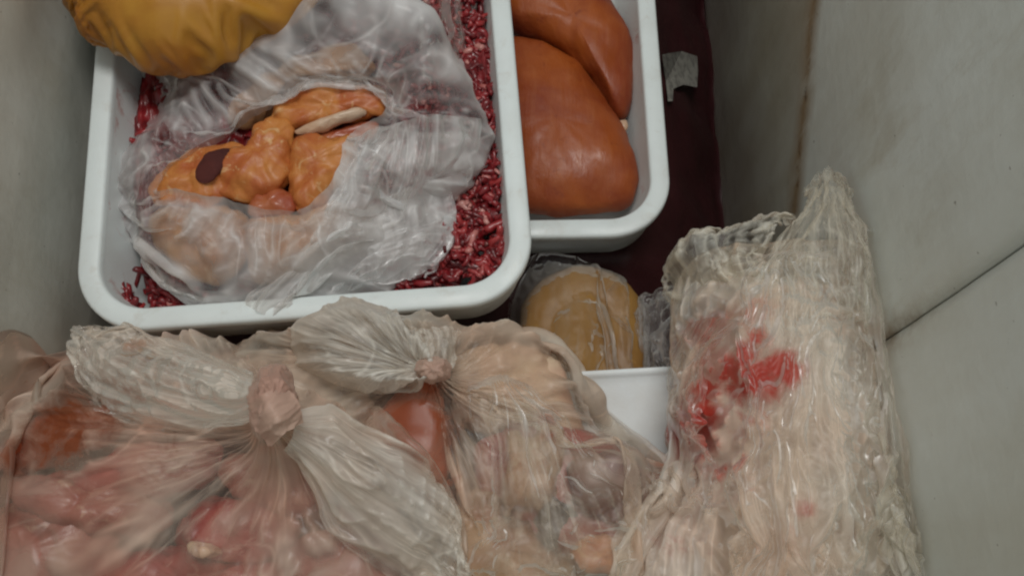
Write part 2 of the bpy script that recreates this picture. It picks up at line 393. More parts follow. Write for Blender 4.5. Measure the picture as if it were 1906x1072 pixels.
def m_film(name, tint, tint2, op, var, rough=.42, stain=None):
    """thin cloudy plastic: clear where it lies flat and clean, milky where it is creased, frosted, soiled or fold highlights are painted"""
    t = NT(name)
    def at_(k): return t.n('ShaderNodeAttribute', attribute_name=k).outputs['Fac']
    o = t.math('ADD', t.math('MULTIPLY', at_('cloud'), 2 * var), op - var)
    lw = t.n('ShaderNodeLayerWeight'); lw.inputs[0].default_value = .35
    o = t.math('ADD', o, t.math('MULTIPLY', lw.outputs['Facing'], .45), True)
    o = t.math('MULTIPLY', o, t.math('SUBTRACT', 1, t.math('MULTIPLY', at_('cling'), .5)))
    colr = t.mix(at_('hue'), tint, tint2)
    if stain:
        s = at_('stain'); g = t.geo()
        sm = t.math('ADD', s, t.math('MULTIPLY', t.math('SUBTRACT', t.noise(26, 6, g, .68, 1.5), .5), 1.7))
        sm = t.math('MULTIPLY', t.ramp(sm, [(.36, 0), (.86, .95)]), t.math('MULTIPLY', s, 2.4, True)); soft = t.math('MULTIPLY', s, .55, True)
        colr = t.mix(soft, colr, tuple(.45 * x + .55 * y for x, y in zip(stain, (.75, .50, .36))))
        colr = t.mix(sm, colr, stain); o = t.math('MAXIMUM', o, t.math('MULTIPLY', sm, .85))
    d = t.n('ShaderNodeBsdfDiffuse'); tr = t.n('ShaderNodeBsdfTranslucent'); tp = t.n('ShaderNodeBsdfTransparent')
    for x in (d, tr): t.l(colr, x.inputs[0])
    tp.inputs[0].default_value = (.97, .96, .94, 1)
    gl = t.n('ShaderNodeBsdfGlossy'); gl.inputs['Roughness'].default_value = rough; gl.inputs[0].default_value = (1, 1, 1, 1)
    def mx(f, a, b):
        x = t.n('ShaderNodeMixShader')
        if isinstance(f, (int, float)): x.inputs[0].default_value = f
        else: t.l(f, x.inputs[0])
        t.l(a.outputs[0], x.inputs[1]); t.l(b.outputs[0], x.inputs[2]); return x
    fr = t.n('ShaderNodeFresnel'); fr.inputs[0].default_value = 1.45
    return t.done(mx(t.math('MULTIPLY', fr.outputs[0], .45), mx(o, tp, mx(.35, d, tr)), gl))
M['film_clear'] = m_film('clear_bag_film', (.88, .88, .88), (.83, .80, .79), .42, .48, .30)
M['film_thin'] = m_film('thin_clear_film', (.62, .56, .50), (.56, .49, .42), .02, .20, .4)
M['film_pink'] = m_film('cloudy_bag_film_front', (.84, .71, .59), (.80, .54, .42), .48, .48, .30, (.30, .07, .02))
M['film_mid'] = m_film('cloudy_bag_film_middle', (.84, .74, .62), (.79, .58, .44), .50, .48, .30, (.40, .09, .03))
M['film_tail'] = m_film('cloudy_bag_tail_film', (.90, .86, .79), (.80, .70, .60), .46, .52, .22, (.45, .2, .1))
M['film_white'] = m_film('stained_bag_film', (.92, .85, .75), (.85, .69, .55), .70, .50, .30, (.52, .035, .02))
M['film_wisp'] = m_film('thin_bag_end_film', (.84, .82, .74), (.80, .73, .60), .30, .50, .36)
M['film_faint'] = m_film('faint_film', (.84, .78, .68), (.80, .68, .54), .06, .34, .38)
M['film_wisp_stained'] = m_film('thin_stained_film', (.86, .79, .68), (.82, .66, .52), .26, .50, .36, (.50, .035, .02))
M['film_grey'] = m_film('grey_film', (.52, .49, .48), (.45, .42, .40), .40, .35, .4)
M['knot'] = m_film('knotted_film', (.62, .38, .30), (.70, .50, .40), .92, .1, .4)

# ---------------------------------------------------------------- the chest freezer
XL, XR, FLOOR, TOP = -.322, .213, -.30, .36
def boxmesh(name, x0, x1, y0, y1, z0, z1, mat, bev=.003):
    import bmesh
    bm = bmesh.new(); bmesh.ops.create_cube(bm, size=1)
    for v in bm.verts: v.co = Vector(((x0 + x1) / 2 + v.co.x * (x1 - x0), (y0 + y1) / 2 + v.co.y * (y1 - y0), (z0 + z1) / 2 + v.co.z * (z1 - z0)))
    if bev: bmesh.ops.bevel(bm, geom=bm.edges[:], offset=bev, segments=2, affect='EDGES')
    me = bpy.data.meshes.new(name); bm.to_mesh(me); bm.free()
    return link(name, me, mat)
tag(boxmesh('floor', XL - .02, XR + .02, -.5, .95, FLOOR - .02, FLOOR, M['liner_left'], 0), kind='structure')
def dented(name, x, y0, y1, z0, z1, mat, face, amp, slope=0, seed=0):
    """a liner panel: gently uneven sheet 12 mm thick facing +x or -x"""
    ny, nz = 90, 50
    Y, Z = np.meshgrid(np.linspace(y0, y1, ny), np.linspace(z0, z1, nz))
    X = x + amp * fbm(np.stack([0 * Y + seed, Y * 9, Z * 9], -1), 3)
    ex = np.minimum.reduce([Y - y0, y1 - Y, Z - z0, z1 - Z]); X = X - face * .003 * np.clip(1 - ex / .006, 0, 1) ** 2
    Z = Z + slope * (Y - .2)
    G = np.stack([X, Y, Z], -1)
    o = grid_mesh(name, G, False, mat)
    s = o.modifiers.new('thickness', 'SOLIDIFY'); s.thickness = .012; s.offset = 1 if (np.cross(G[1, 0] - G[0, 0], G[0, 1] - G[0, 0])[0] * face) > 0 else -1
    return o
wl = dented('wall_left', XL, -.5, .95, FLOOR, TOP, M['liner_left'], 1, .004); tag(wl, kind='structure')
for nm, y in (('wall_back', .80), ('wall_front', -.24)):
    tag(boxmesh(nm, XL - .02, XR + .03, y - .008, y + .008, FLOOR, TOP, M['liner_left'], .002), kind='structure')
# right wall: two sheets that meet at an upright seam
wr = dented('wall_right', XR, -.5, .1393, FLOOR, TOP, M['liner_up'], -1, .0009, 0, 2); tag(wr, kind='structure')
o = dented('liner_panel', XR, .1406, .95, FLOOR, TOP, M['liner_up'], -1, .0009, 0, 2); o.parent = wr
bk = boxmesh('seam_backing', XR + .0125, XR + .02, -.5, .95, FLOOR, TOP, M['dark'], 0); bk.parent = wr

# ---------------------------------------------------------------- dark bag at the bottom, under everything
nx, ny = 120, 130
X, Y = np.meshgrid(np.linspace(XL + .006, XR + .005, nx), np.linspace(-.05, .75, ny))
dark_top = lambda x: -.128 - .155 * np.clip((x - .095) / .115, 0, 1) ** 1.15
Z = dark_top(X) - .05 * np.clip((.26 - Y) / .06, 0, 1) + .014 * fbm(np.stack([X * 11, Y * 11, 0 * X], -1), 3) * np.clip((X - .09) / .05, 0, 1)
Z += .006 * (ridge(np.stack([X * 14, Y * 9, 0 * X + 4], -1)) - .4) * np.clip((X - .10) / .03, 0, 1)
Z = np.minimum(Z, np.where(X < .13, -.126, 0))
o = grid_mesh('dark_bag', np.stack([X, Y, Z], -1), False, M['maroon'])
o.modifiers.new('thickness', 'SOLIDIFY').thickness = .004
tag(o, 'dark maroon plastic bag at the bottom, beneath both white trays', 'bag')
# torn label beside the right tray
def on_dark(x, y):
    z = -.15
    for _ in range(40): z = .5 * z + .5 * (float(dark_top(at(x, y, z)[0])) + .016)
    return at(x, y, z)
lp = [on_dark(x, y) for x, y in ((1232, 102), (1268, 98), (1298, 104), (1300, 130), (1297, 165), (1272, 158), (1254, 164), (1252, 190), (1243, 190), (1240, 150))]
import bmesh
bm = bmesh.new(); vs = [bm.verts.new(Vector(p) + Vector((0, 0, .002 * math.sin(i * 1.9)))) for i, p in enumerate(lp)]; f = bm.faces.new(vs)
bmesh.ops.solidify(bm, geom=[f], thickness=.0006)
me = bpy.data.meshes.new('torn_label'); bm.to_mesh(me); bm.free()
tag(link('torn_label', me, M['label']), 'torn grey paper label scrap between right tray and freezer wall', 'label')

# ---------------------------------------------------------------- trays
def rrect(wd, ln, r, n=16):
    pts = []
    for cx, cy, a0 in ((wd / 2 - r, ln - r, 0), (-wd / 2 + r, ln - r, 90), (-wd / 2 + r, r, 180), (wd / 2 - r, r, 270)):
        for k in range(n + 1): a = R(a0 + 90 * k / n); pts.append((cx + r * math.cos(a), cy + r * math.sin(a)))
    return np.array(pts)
def tray(loc, rot, wd, ln, dep, label, rad=.048):
    t0 = thing('plastic_tray', loc, label, 'tray'); t0.rotation_euler = (0, 0, R(rot))
    def ring(inset, z):
        p = rrect(wd - 2 * inset, ln - 2 * inset, max(rad - inset, .008)); p[:, 1] += inset
        return np.c_[p, np.full(len(p), z)]
    def build(name, prof, cap=False):
        G = np.array([ring(*q) for q in prof])
        o = grid_mesh(name, G, True, M['tray_in' if name == 'basin' else 'tray'])
        if cap:
            me = o.data; bm = bmesh.new(); bm.from_mesh(me); bm.verts.ensure_lookup_table(); n = G.shape[1]
            bm.faces.new([bm.verts[(len(G) - 1) * n + k] for k in range(n)]); bm.faces.new([bm.verts[k] for k in range(n)][::-1]) if cap == 2 else None
            bm.to_mesh(me); bm.free()
        o.parent = t0; return o
    build('rim', [(.0155, -.006), (.0150, -.002), (.0142, -.0006), (.0130, 0), (.0025, 0), (.0010, -.0006), (.0002, -.002), (0, -.006), (.0004, -.0085), (.0022, -.0085), (.0026, -.004), (.0125, -.0035)])
    tp = .010
    build('basin', [(.0153, -.0055), (.0165, -.012), (.0165 + tp * .9, -dep + .010), (.0205 + tp, -dep + .003), (.030 + tp, -dep + .0015), (.07, -dep + .0015)], 1)
    build('outer_wall', [(.0030, -.0075), (.0034, -.014), (.0070, -dep + .009), (.011, -dep + .001), (.022, -dep), (.07, -dep)], 1)
    return t0
LT = tray((-.1345, .1715, 0), 4.3, .303, .40, .060, 'large white plastic tray holding minced meat and the open bag')
RT = tray((-.031, .252, -.064), 1.0, .305, .40, .060, 'lower white plastic tray holding two smooth orange meat pieces')

# ---------------------------------------------------------------- contents of the right tray
tag(lump('meat_fillet', [(900, 120), (930, 78), (985, 80), (1060, 115), (1120, 175), (1168, 250), (1184, 320), (1178, 375), (1140, 400), (1060, 404), (990, 398), (930, 380), (890, 250)], -.096, .028, M['breast'], .55, .0045, 18, 2, flat=2.5),
    'smooth orange fillet lying in front in the right tray', 'meat')
tag(lump('meat_fillet', [(920, 40), (880, -40), (950, -110), (1060, -60), (1128, -5), (1168, 70), (1176, 140), (1172, 200), (1150, 218), (1110, 172), (1050, 110), (985, 72)], -.094, .028, M['breast'], .6, .0045, 18, 5, flat=2.4),
    'smooth orange fillet curving behind, at the top of right tray', 'meat')
tag(lump('fat_scrap', [(1150, 228), (1164, 224), (1168, 238), (1162, 248), (1150, 244)], -.090, .004, M['chicken_pale'], .6, .001, 120, 3, 24, 10), 'small cream fat scrap beside the orange fillets', 'fat')

# ---------------------------------------------------------------- minced meat in the left tray
def mince_mesh(name, label, region, count, zbase, bump, seed, r0=.0025, floor_=None):
    g = np.random.default_rng(seed); V = []; Fc = []; T = []
    ns, nk = 6, 7
    for k in range(count):
        px, py = region(g); zz = zbase(px, py) + bump * g.random()
        c = at(px, py, zz); d = g.normal(size=3); d[2] *= .45; d /= np.linalg.norm(d)
        ln = g.uniform(.006, .018); r = r0 * g.uniform(.7, 1.35); bend = g.normal(size=3) * .8
        tone = np.clip(g.normal(.34, .2), 0, .86) if g.random() > .05 else g.uniform(.86, 1)
        s = np.linspace(-.5, .5, nk); path = c + np.outer(s * ln, d) + np.outer((s ** 2) * ln, bend)
        path += g.normal(size=path.shape) * r * .22
        a = np.cross(d, (0, 0, 1.0)); a /= np.linalg.norm(a) + 1e-9; b = np.cross(d, a)
        base = len(V)
        for i in range(nk):
            rr = r * (.45 + .55 * math.sin(math.pi * (i + .6) / (nk + .2))) * g.uniform(.8, 1.2)
            for j in range(ns):
                an = 2 * math.pi * j / ns; V.append(path[i] + rr * (math.cos(an) * a + math.sin(an) * b)); T.append(tone)
        for i in range(nk - 1):
            for j in range(ns): Fc.append((base + i * ns + j, base + i * ns + (j + 1) % ns, base + (i + 1) * ns + (j + 1) % ns, base + (i + 1) * ns + j))
        Fc.append(tuple(base + j for j in range(ns))[::-1]); Fc.append(tuple(base + (nk - 1) * ns + j for j in range(ns)))
    if floor_ is not None:
        base = len(V); nz, nn = floor_.shape[:2]
        V += floor_.reshape(-1, 3).tolist(); T += np.clip(.30 + .35 * fbm(floor_ * 120, 3), 0, .9).ravel().tolist()
        for i in range(nz - 1):
            for j in range(nn): Fc.append((base + i * nn + j, base + i * nn + (j + 1) % nn, base + (i + 1) * nn + (j + 1) % nn, base + (i + 1) * nn + j))
    me = bpy.data.meshes.new(name); me.from_pydata([tuple(v) for v in V], [], Fc)
    me.polygons.foreach_set('use_smooth', [True] * len(me.polygons))
    q = me.attributes.new('tone', 'FLOAT', 'POINT'); q.data.foreach_set('value', T)
    return tag(link(name, me, M['mince']), label, 'meat')
def inpoly(x, y, poly):
    c = False; j = len(poly) - 1
    for i in range(len(poly)):
        if (poly[i][1] > y) != (poly[j][1] > y) and x < (poly[j][0] - poly[i][0]) * (y - poly[i][1]) / (poly[j][1] - poly[i][1]) + poly[i][0]: c = not c
        j = i
    return c
MP = [(262, 470), (250, 250), (300, 60), (420, -60), (760, -70), (885, -70), (905, 60), (922, 240), (930, 400), (905, 440), (880, 480), (838, 540), (700, 560), (520, 575), (330, 590), (285, 575)]
def reg_main(g):
    while True:
        x, y = g.uniform(250, 935), g.uniform(-70, 600)
        if inpoly(x, y, MP) and (x > 700 or y > 470 or g.random() < .12): return x, y
def hz(x, y): return -.034 + .006 * math.sin(x * .031) * math.cos(y * .027) + .010 * max(0, min(1, (y - 540) / -200))
slab_ = cr(np.array([cr(np.array([at(600 + (x - 600) * q, 250 + (y - 250) * q, hz(600 + (x - 600) * q, 250 + (y - 250) * q) + .003 - (.016 if q > .99 else 0)) for x, y in MP]), 300, True) for q in (.02, .35, .6, .8, .93, .98, 1.0)]), 110, False)
slab_[..., 2] += .0035 * ridge(slab_ * 95, 3) - .002
mm = mince_mesh('minced_meat', 'dark red minced meat spread over the large tray', reg_main, 2600, hz, .006, 11, floor_=slab_)
mm['kind'] = 'stuff'
CP = [(872, 510), (868, 490), (905, 480), (918, 448), (936, 428), (942, 460), (938, 500), (915, 520), (888, 524)]
def reg_c(g):
    while True:
        x, y = g.uniform(865, 945), g.uniform(425, 526)
        if inpoly(x, y, CP): return x, y
o = mince_mesh('minced_meat_clump', 'separate red minced clump in the right front corner of the large tray', reg_c, 130, lambda x, y: -.036, .014, 21); o['kind'] = 'stuff'
SP = [(220, 538), (232, 540), (246, 556), (252, 574), (246, 590), (232, 588), (224, 566)]
def reg_s(g):
    while True:
        x, y = g.uniform(218, 254), g.uniform(536, 592)
        if inpoly(x, y, SP): return x, y
o = mince_mesh('minced_meat_smear', 'small red minced smear in the left front corner of the large tray', reg_s, 45, lambda x, y: -.030 + .0001 * (y - 540), .004, 22); o['kind'] = 'stuff'

# ---------------------------------------------------------------- chicken pieces in the open bag
def piece(o, lab): return tag(o, lab, 'chicken')
piece(lump('chicken_piece', [(498, 226), (520, 196), (560, 172), (640, 166), (700, 168), (720, 186), (714, 212), (690, 218), (640, 228), (560, 246), (520, 246)], .002, .012, M['chicken'], .7, .0045, 50, 1, tilt=(0, .15)), 'long orange chicken strip at the back of the open bag')
piece(lump('chicken_piece', [(548, 244), (600, 226), (660, 206), (684, 206), (672, 220), (620, 238), (570, 254)], .008, .006, M['chicken_pale'], .7, .002, 70, 2, 48, 14), 'pale cut edge strip under the long orange chicken strip')
piece(lump('chicken_piece', [(536, 262), (600, 246), (680, 226), (705, 232), (690, 262), (640, 290), (580, 300), (545, 290)], -.004, .008, M['chicken_red'], .7, .003, 60, 3, 60, 16), 'dark red flesh between the chicken strips in the bag')
piece(lump('chicken_piece', [(470, 262), (486, 236), (512, 225), (540, 230), (552, 250), (550, 290), (540, 330), (520, 362), (470, 376), (420, 368), (395, 340), (420, 300), (445, 280)], .003, .014, M['chicken'], .7, .0045, 55, 4, flat=2.4), 'knobbly orange chicken piece in the middle of the open bag')
piece(lump('chicken_piece', [(278, 352), (310, 312), (350, 292), (395, 276), (440, 262), (455, 300), (430, 345), (400, 378), (350, 388), (290, 380)], .002, .012, M['chicken'], .7, .004, 60, 5), 'flat orange chicken piece with dark hollow at left of the open bag')
piece(lump('hollow_shade_patch', [(364, 332), (370, 304), (390, 286), (420, 276), (434, 282), (420, 306), (402, 332), (382, 344)], .0135, .0030, M['hollow_shade'], .7, .001, 80, 6, 40, 12), 'dark red oval patch painted as shaded hollow on left chicken piece')
piece(lump('chicken_piece', [(545, 268), (580, 262), (640, 258), (668, 262), (660, 300), (630, 350), (590, 395), (548, 396), (536, 360), (540, 310)], .001, .013, M['chicken'], .7, .0045, 50, 7, flat=2.6), 'ridged orange chicken piece at right of the open bag')
piece(lump('chicken_piece', [(462, 376), (480, 360), (530, 354), (548, 366), (544, 398), (500, 406), (466, 398)], .004, .006, M['chicken_red'], .7, .003, 70, 8, 48, 14), 'small red chicken scrap at the front of the open bag')

piece(lump('chicken_piece', [(290, 400), (360, 385), (440, 395), (470, 430), (450, 490), (400, 530), (340, 510), (290, 450)], -.010, .020, M['chicken_beige'], .6, .004, 45, 9), 'beige chicken piece under the front film of the open bag')
piece(lump('chicken_piece', [(470, 410), (560, 400), (640, 380), (660, 420), (620, 480), (560, 520), (480, 525), (455, 470)], -.010, .020, M['chicken_beige'], .6, .004, 45, 10), 'beige chicken piece beneath the flap of the open bag')
piece(lump('chicken_piece', [(420, 230), (480, 160), (560, 110), (660, 90), (700, 130), (640, 160), (540, 180), (470, 240)], -.012, .018, M['chicken_beige'], .6, .004, 45, 11), 'beige chicken piece behind the back film of the open bag')

# ---------------------------------------------------------------- the open clear bag in the left tray
hf_close()
bag = thing('open_plastic_bag', at(560, 330, -.03), 'open clear plastic bag of orange chicken in the large tray', 'bag')
lip = [(292, 358, .018), (312, 318, .006), (372, 285, .004), (440, 240, .004), (500, 200, .004), (560, 162, .006), (640, 140, .010), (690, 146, .010), (722, 170, .012), (718, 214, .026), (672, 240, .030), (644, 262, .030), (634, 310, .029), (606, 352, .028), (560, 394, .026), (500, 394, .024), (440, 380, .023), (380, 362, .022), (330, 354, .020)]
ctr = np.array([530, 290])
mid = [(252, 368, .010), (268, 300, .012), (325, 220, .014), (385, 150, .018), (440, 110, .026), (520, 70, .036), (640, 50, .046), (745, 60, .050), (790, 130, .044), (812, 190, .030), (770, 262, .028), (730, 310, .024), (690, 352, .022), (640, 420, .022), (570, 470, .022), (500, 478, .022), (420, 462, .022), (350, 440, .020), (285, 420, .016)]
l2 = [((2 * a[0] + b[0]) / 3, (2 * a[1] + b[1]) / 3, (a[2] + b[2]) / 2 + .006) for a, b in zip(lip, mid)]
outl = [(216, 362, -.014), (228, 285, -.010), (290, 200, -.006), (350, 115, .004), (390, 66, .012), (490, 20, .030), (640, -40, .050), (790, -12, .052), (858, 110, .034), (902, 218, .014), (880, 280, .006), (832, 330, -.002), (808, 400, -.006), (770, 460, -.008), (690, 500, -.008), (560, 545, -.004), (400, 568, -.004), (318, 535, -.012), (246, 460, -.016)]
und = [(ctr[0] + (x - ctr[0]) * .97, ctr[1] + (y - ctr[1]) * .97, min(z - .02, -.022)) for x, y, z in outl]
loft('film', [lip, l2, mid, outl, und], M['film_clear'], 320, 100, .0028, 2.6, .0008, 24, [.7, 1.0, 1.2, 1.0, .4], 3, parent=bag, stretch=1.1, eu=1.08, ev=1.03, pinrows=(0,), hi=.018, kb=.45)
# fold of film spilling from the bag towards the right rim
sheet('film_flap', [[(650, 262, .030), (720, 240, .034), (800, 215, .032), (895, 222, .018)], [(630, 320, .030), (700, 300, .034), (780, 280, .028), (872, 290, .010)], [(590, 390, .028), (640, 370, .030), (720, 340, .022), (810, 330, .002)], [(540, 470, .020), (590, 450, .022), (640, 430, .018), (690, 420, .006)], [(430, 558, .004), (490, 560, .008), (540, 540, .008), (585, 500, .002)]], M['film_clear'], 90, 130, .0026, 2.4, .8, .0003, 30, 5, parent=bag, eu=1.09, ev=1.01, rag=.10, warp=.15, kb=.4)
sheet('film_flap', [[(560, 520, .002), (640, 420, .010), (740, 360, .010), (840, 330, -.002)], [(590, 525, -.002), (660, 460, .008), (740, 415, .008), (830, 395, -.006)], [(625, 530, -.008), (680, 490, .004), (745, 465, .004), (800, 465, -.008)], [(650, 525, -.012), (690, 512, -.004), (735, 502, -.004), (780, 495, -.012)]], M['film_clear'], 90, 90, .0020, 2.4, 1.4, .0006, 24, 8, parent=bag, eu=1.09, ev=1.05, rag=.14, warp=.2, kb=.4)
# thin film lying over the mince behind the open bag
o = sheet('thin_film', [[(770, -60, .012), (820, -60, .008), (870, -60, -.004), (900, -60, -.014)], [(760, 40, .008), (810, 40, .004), (850, 40, -.008), (872, 40, -.018)], [(770, 160, .000), (800, 150, -.004), (835, 130, -.012), (850, 110, -.020)]], M['film_thin'], 50, 60, .002, 4, 1, .001, 30, 9)
tag(o, 'thin lilac clear film over the mince behind the open bag', 'film')
o = sheet('thin_film', [[(225, 95, -.020), (290, 90, .004), (350, 80, .008)], [(262, 140, -.024), (300, 130, -.002), (340, 120, .004)], [(285, 190, -.026), (305, 185, -.012), (330, 175, -.006)]], M['film_grey'], 50, 50, .002, 3, 1, .001, 30, 12)
tag(o, 'grey clear film hanging under the mustard bag in the tray', 'film')

# ---------------------------------------------------------------- mustard bag at the top left
mo = [(140, 20), (150, 50), (185, 72), (215, 92), (260, 118), (310, 132), (360, 125), (420, 105), (480, 70), (560, 20), (640, -60), (600, -220), (400, -260), (200, -220), (145, -100), (138, -30)]
base = cr([at(x, y, .030) for x, y in mo], 256, True); c0 = base.mean(0)
rows = []
for a in np.linspace(-.98, .98, 60) * np.pi / 2:
    r = c0 + (base - c0) * max(abs(math.cos(a)) ** .75, .02); r[:, 2] = .030 + (.045 if a > 0 else .028) * math.sin(a); rows.append(r)
G = np.array(rows); N = grid_normals(G, True); N = np.where(((G - c0) * N).sum(-1)[..., None] < 0, -N, N)
mk = at(165, 20, .04)
dd = np.linalg.norm(G - mk, axis=-1); an = np.arctan2(G[..., 1] - mk[1], G[..., 0] - mk[0])
D = .0035 * np.exp(-dd / .06) * (ridge(np.stack([an * 2.2, dd * 12, 0 * an], -1)) - .4) + .0012 * (ridge(G * np.array([18, 9, 12]) + 3) - .4)
pin = np.zeros(G.shape[:2], bool); pin[0] = pin[-1] = True
G = smooth(fine(relax((G + N * D[..., None])[:, :256], True, pin, 1.018, 1.01, 110, 0, .5, False, .008, .008), True), True, 1)
tag(grid_mesh('mustard_bag', G, True, M['mustard'], None, True), 'mustard yellow plastic bag lying on the back left of large tray', 'bag')

# ---------------------------------------------------------------- tan lump in film, foam lid
tag(lump('frozen_lump', [(966, 600), (985, 555), (1020, 522), (1070, 506), (1120, 512), (1165, 540), (1192, 580), (1198, 640), (1196, 720), (1150, 760), (1040, 760), (975, 700)], -.086, .030, M['tan'], .8, .002, 25, 3, flat=4.0), 'tan rounded frozen lump in clear film beside the tray corner', 'frozen food')
o = sheet('clear_wrap', [[(985, 480, -.100), (1030, 470, -.094), (1100, 492, -.094), (1170, 535, -.098)], [(955, 540, -.094), (1030, 525, -.060), (1110, 520, -.058), (1200, 560, -.094)], [(945, 620, -.092), (1020, 610, -.050), (1120, 600, -.048), (1206, 630, -.090)], [(950, 690, -.090), (1020, 690, -.050), (1120, 690, -.048), (1208, 700, -.088)], [(960, 760, -.090), (1020, 760, -.070), (1120, 760, -.068), (1200, 760, -.088)]], M['film_thin'], 110, 100, .0008, 4, 1.5, .0008, 30, 6, eu=1.025, ev=1.02, pinend=True)
tag(o, 'clear film wrapped around the tan frozen lump', 'film')
o = sheet('clear_pouch', [[(1190, 600, -.080), (1200, 560, -.070), (1235, 540, -.062), (1300, 530, -.060)], [(1196, 640, -.075), (1215, 600, -.060), (1250, 580, -.050), (1310, 570, -.045)], [(1200, 690, -.070), (1225, 660, -.055), (1260, 640, -.045), (1310, 630, -.040)], [(1205, 720, -.066), (1230, 705, -.052), (1260, 690, -.045), (1310, 690, -.042)]], M['film_grey'], 70, 70, .003, 4, 1.2, .003, 45, 14)
tag(o, 'small grey clear pouch between tan lump and stained white bag', 'bag')
def slab(name, corners, zt, th, mat, label, cat, rr=.008):
    P = np.array([at(x, y, z) for (x, y), z in zip(corners, zt)]); c = P.mean(0)
    Pn = []
    for i in range(4):
        a, b, d = P[i - 1], P[i], P[(i + 1) % 4]
        for s in np.linspace(0, 1, 6):
            p0 = b + (a - b) / np.linalg.norm(a - b) * rr; p2 = b + (d - b) / np.linalg.norm(d - b) * rr
            Pn.append((1 - s) ** 2 * p0 + 2 * s * (1 - s) * b + s * s * p2)
    Pn = np.array(Pn); dn = np.array([0, 0, -1.0])
    G = np.array([c + (Pn - c) * .9 + dn * .004, c + (Pn - c) * .92 + dn * .002, c + (Pn - c) * .945, c + (Pn - c) * .99, c + (Pn - c) * 1.0 + dn * .0015, c + (Pn - c) * 1.0 + dn * th, c + (Pn - c) * .9 + dn * th])
    return tag(grid_mesh(name, G, True, mat, None, True), label, cat)
slab('foam_lid', [(1010, 694), (1400, 672), (1430, 1010), (1010, 1030)], (-.040, -.040, -.050, -.050), .014, M['foam'], 'white foam lid lying between the bags in front of tan lump', 'lid')

# ---------------------------------------------------------------- meat under the knotted bags
def meat(name, lab, *a, **k): k.setdefault('rough', .0055); k.setdefault('freq', 38); return tag(lump(name, *a, **k), lab, 'meat')
meat('meat_piece', 'large pink meat piece at the front of the knotted left bag', [(540, 1020), (600, 985), (680, 990), (740, 1030), (780, 1100), (720, 1180), (600, 1180), (530, 1120)], .012, .026, M['pink'], seed=1)
meat('meat_piece', 'red meat piece under the fan of folds in left bag', [(330, 960), (400, 920), (500, 930), (560, 980), (540, 1040), (440, 1060), (350, 1030)], .012, .022, M['red'], seed=2)
meat('fat_piece', 'cream fat piece at the bottom of the knotted left bag', [(352, 1012), (376, 1002), (408, 1010), (422, 1030), (400, 1042), (366, 1036)], .036, .008, M['fat'], seed=3, n=48, m=14)
meat('meat_piece', 'pink meat piece at the bottom edge beside the cream fat', [(180, 1050), (260, 1020), (360, 1030), (460, 1050), (540, 1060), (540, 1150), (360, 1190), (200, 1160)], .014, .022, M['red'], seed=4)
meat('meat_piece', 'pale pink meat piece at the lower left frame corner', [(-60, 980), (60, 920), (180, 930), (220, 1010), (180, 1110), (0, 1150), (-90, 1080)], .006, .022, M['pink'], seed=5)
meat('meat_piece', 'brown red meat strip on the left side of the knotted bag', [(120, 880), (220, 840), (340, 820), (420, 830), (400, 890), (280, 930), (150, 930)], .014, .018, M['red'], seed=6)
meat('meat_piece', 'orange meat corner at the far left of the knotted bag', [(0, 850), (60, 790), (130, 765), (220, 775), (215, 815), (120, 850), (40, 890)], .000, .016, M['orange'], seed=7)
meat('meat_piece', 'orange flesh just below the middle bag knot', [(690, 800), (730, 750), (780, 715), (820, 740), (830, 830), (820, 900), (770, 900), (710, 860)], .020, .016, M['orange'], seed=8)
meat('bone_joint', 'tan bony joint in the middle bag', [(935, 850), (950, 812), (985, 825), (1020, 800), (1046, 840), (1030, 890), (1042, 930), (1005, 965), (965, 950), (938, 970), (945, 900)], .027, .014, M['bone'], seed=9, rough=.011, freq=26)
meat('organ', 'purple brown oval organ in the middle bag', [(1062, 880), (1080, 845), (1125, 838), (1170, 862), (1192, 910), (1186, 970), (1160, 1000), (1110, 965), (1075, 930)], .034, .015, M['organ'], seed=10, rough=.011, freq=26)
meat('dark_skin', 'dark grey skin patch between the tan joint and purple organ', [(1000, 940), (1040, 920), (1075, 940), (1090, 980), (1060, 1020), (1010, 1000)], .014, .012, M['dark'], seed=11, rough=.011, freq=26)
meat('fat_piece', 'orange yellow fat piece below the purple organ', [(1086, 1010), (1130, 998), (1165, 1010), (1170, 1060), (1120, 1080), (1082, 1060)], .034, .011, M['chicken'], seed=12, n=60, m=16, rough=.009, freq=40)
meat('meat_piece', 'pinkish brown meat right of the purple organ', [(1180, 900), (1240, 880), (1310, 890), (1330, 950), (1310, 1020), (1230, 1050), (1180, 1010)], .014, .020, M['pink'], seed=13)
meat('meat_piece', 'pale meat filling the top of the middle bag', [(840, 680), (900, 640), (970, 640), (1040, 700), (1090, 790), (1060, 830), (960, 820), (860, 800)], .000, .022, M['fat'], seed=14)

meat('meat_piece', 'beige pink meat just below the thick front knot', [(420, 850), (480, 830), (560, 840), (620, 890), (600, 940), (510, 950), (430, 920)], .018, .018, M['pink'], seed=15)
meat('meat_piece', 'pale meat strip between frame edge and fan of folds', [(20, 900), (110, 880), (250, 900), (330, 940), (290, 1000), (180, 990), (60, 960)], .016, .018, M['pink'], seed=16)
meat('meat_piece', 'dark red meat under the right long tail', [(620, 900), (700, 880), (780, 930), (810, 1010), (760, 1040), (670, 1000)], .008, .018, M['red'], seed=17)
meat('meat_piece', 'dark red meat under the tan joint and purple organ', [(900, 830), (1000, 790), (1120, 820), (1200, 880), (1220, 980), (1120, 1040), (980, 1030), (900, 930)], .010, .018, M['red'], seed=20)
meat('meat_piece', 'brownish meat at the bottom of the middle bag', [(840, 960), (900, 900), (960, 960), (1010, 1010), (1080, 1060), (1000, 1130), (880, 1120), (840, 1050)], .010, .018, M['bone'], seed=18, rough=.011, freq=26)
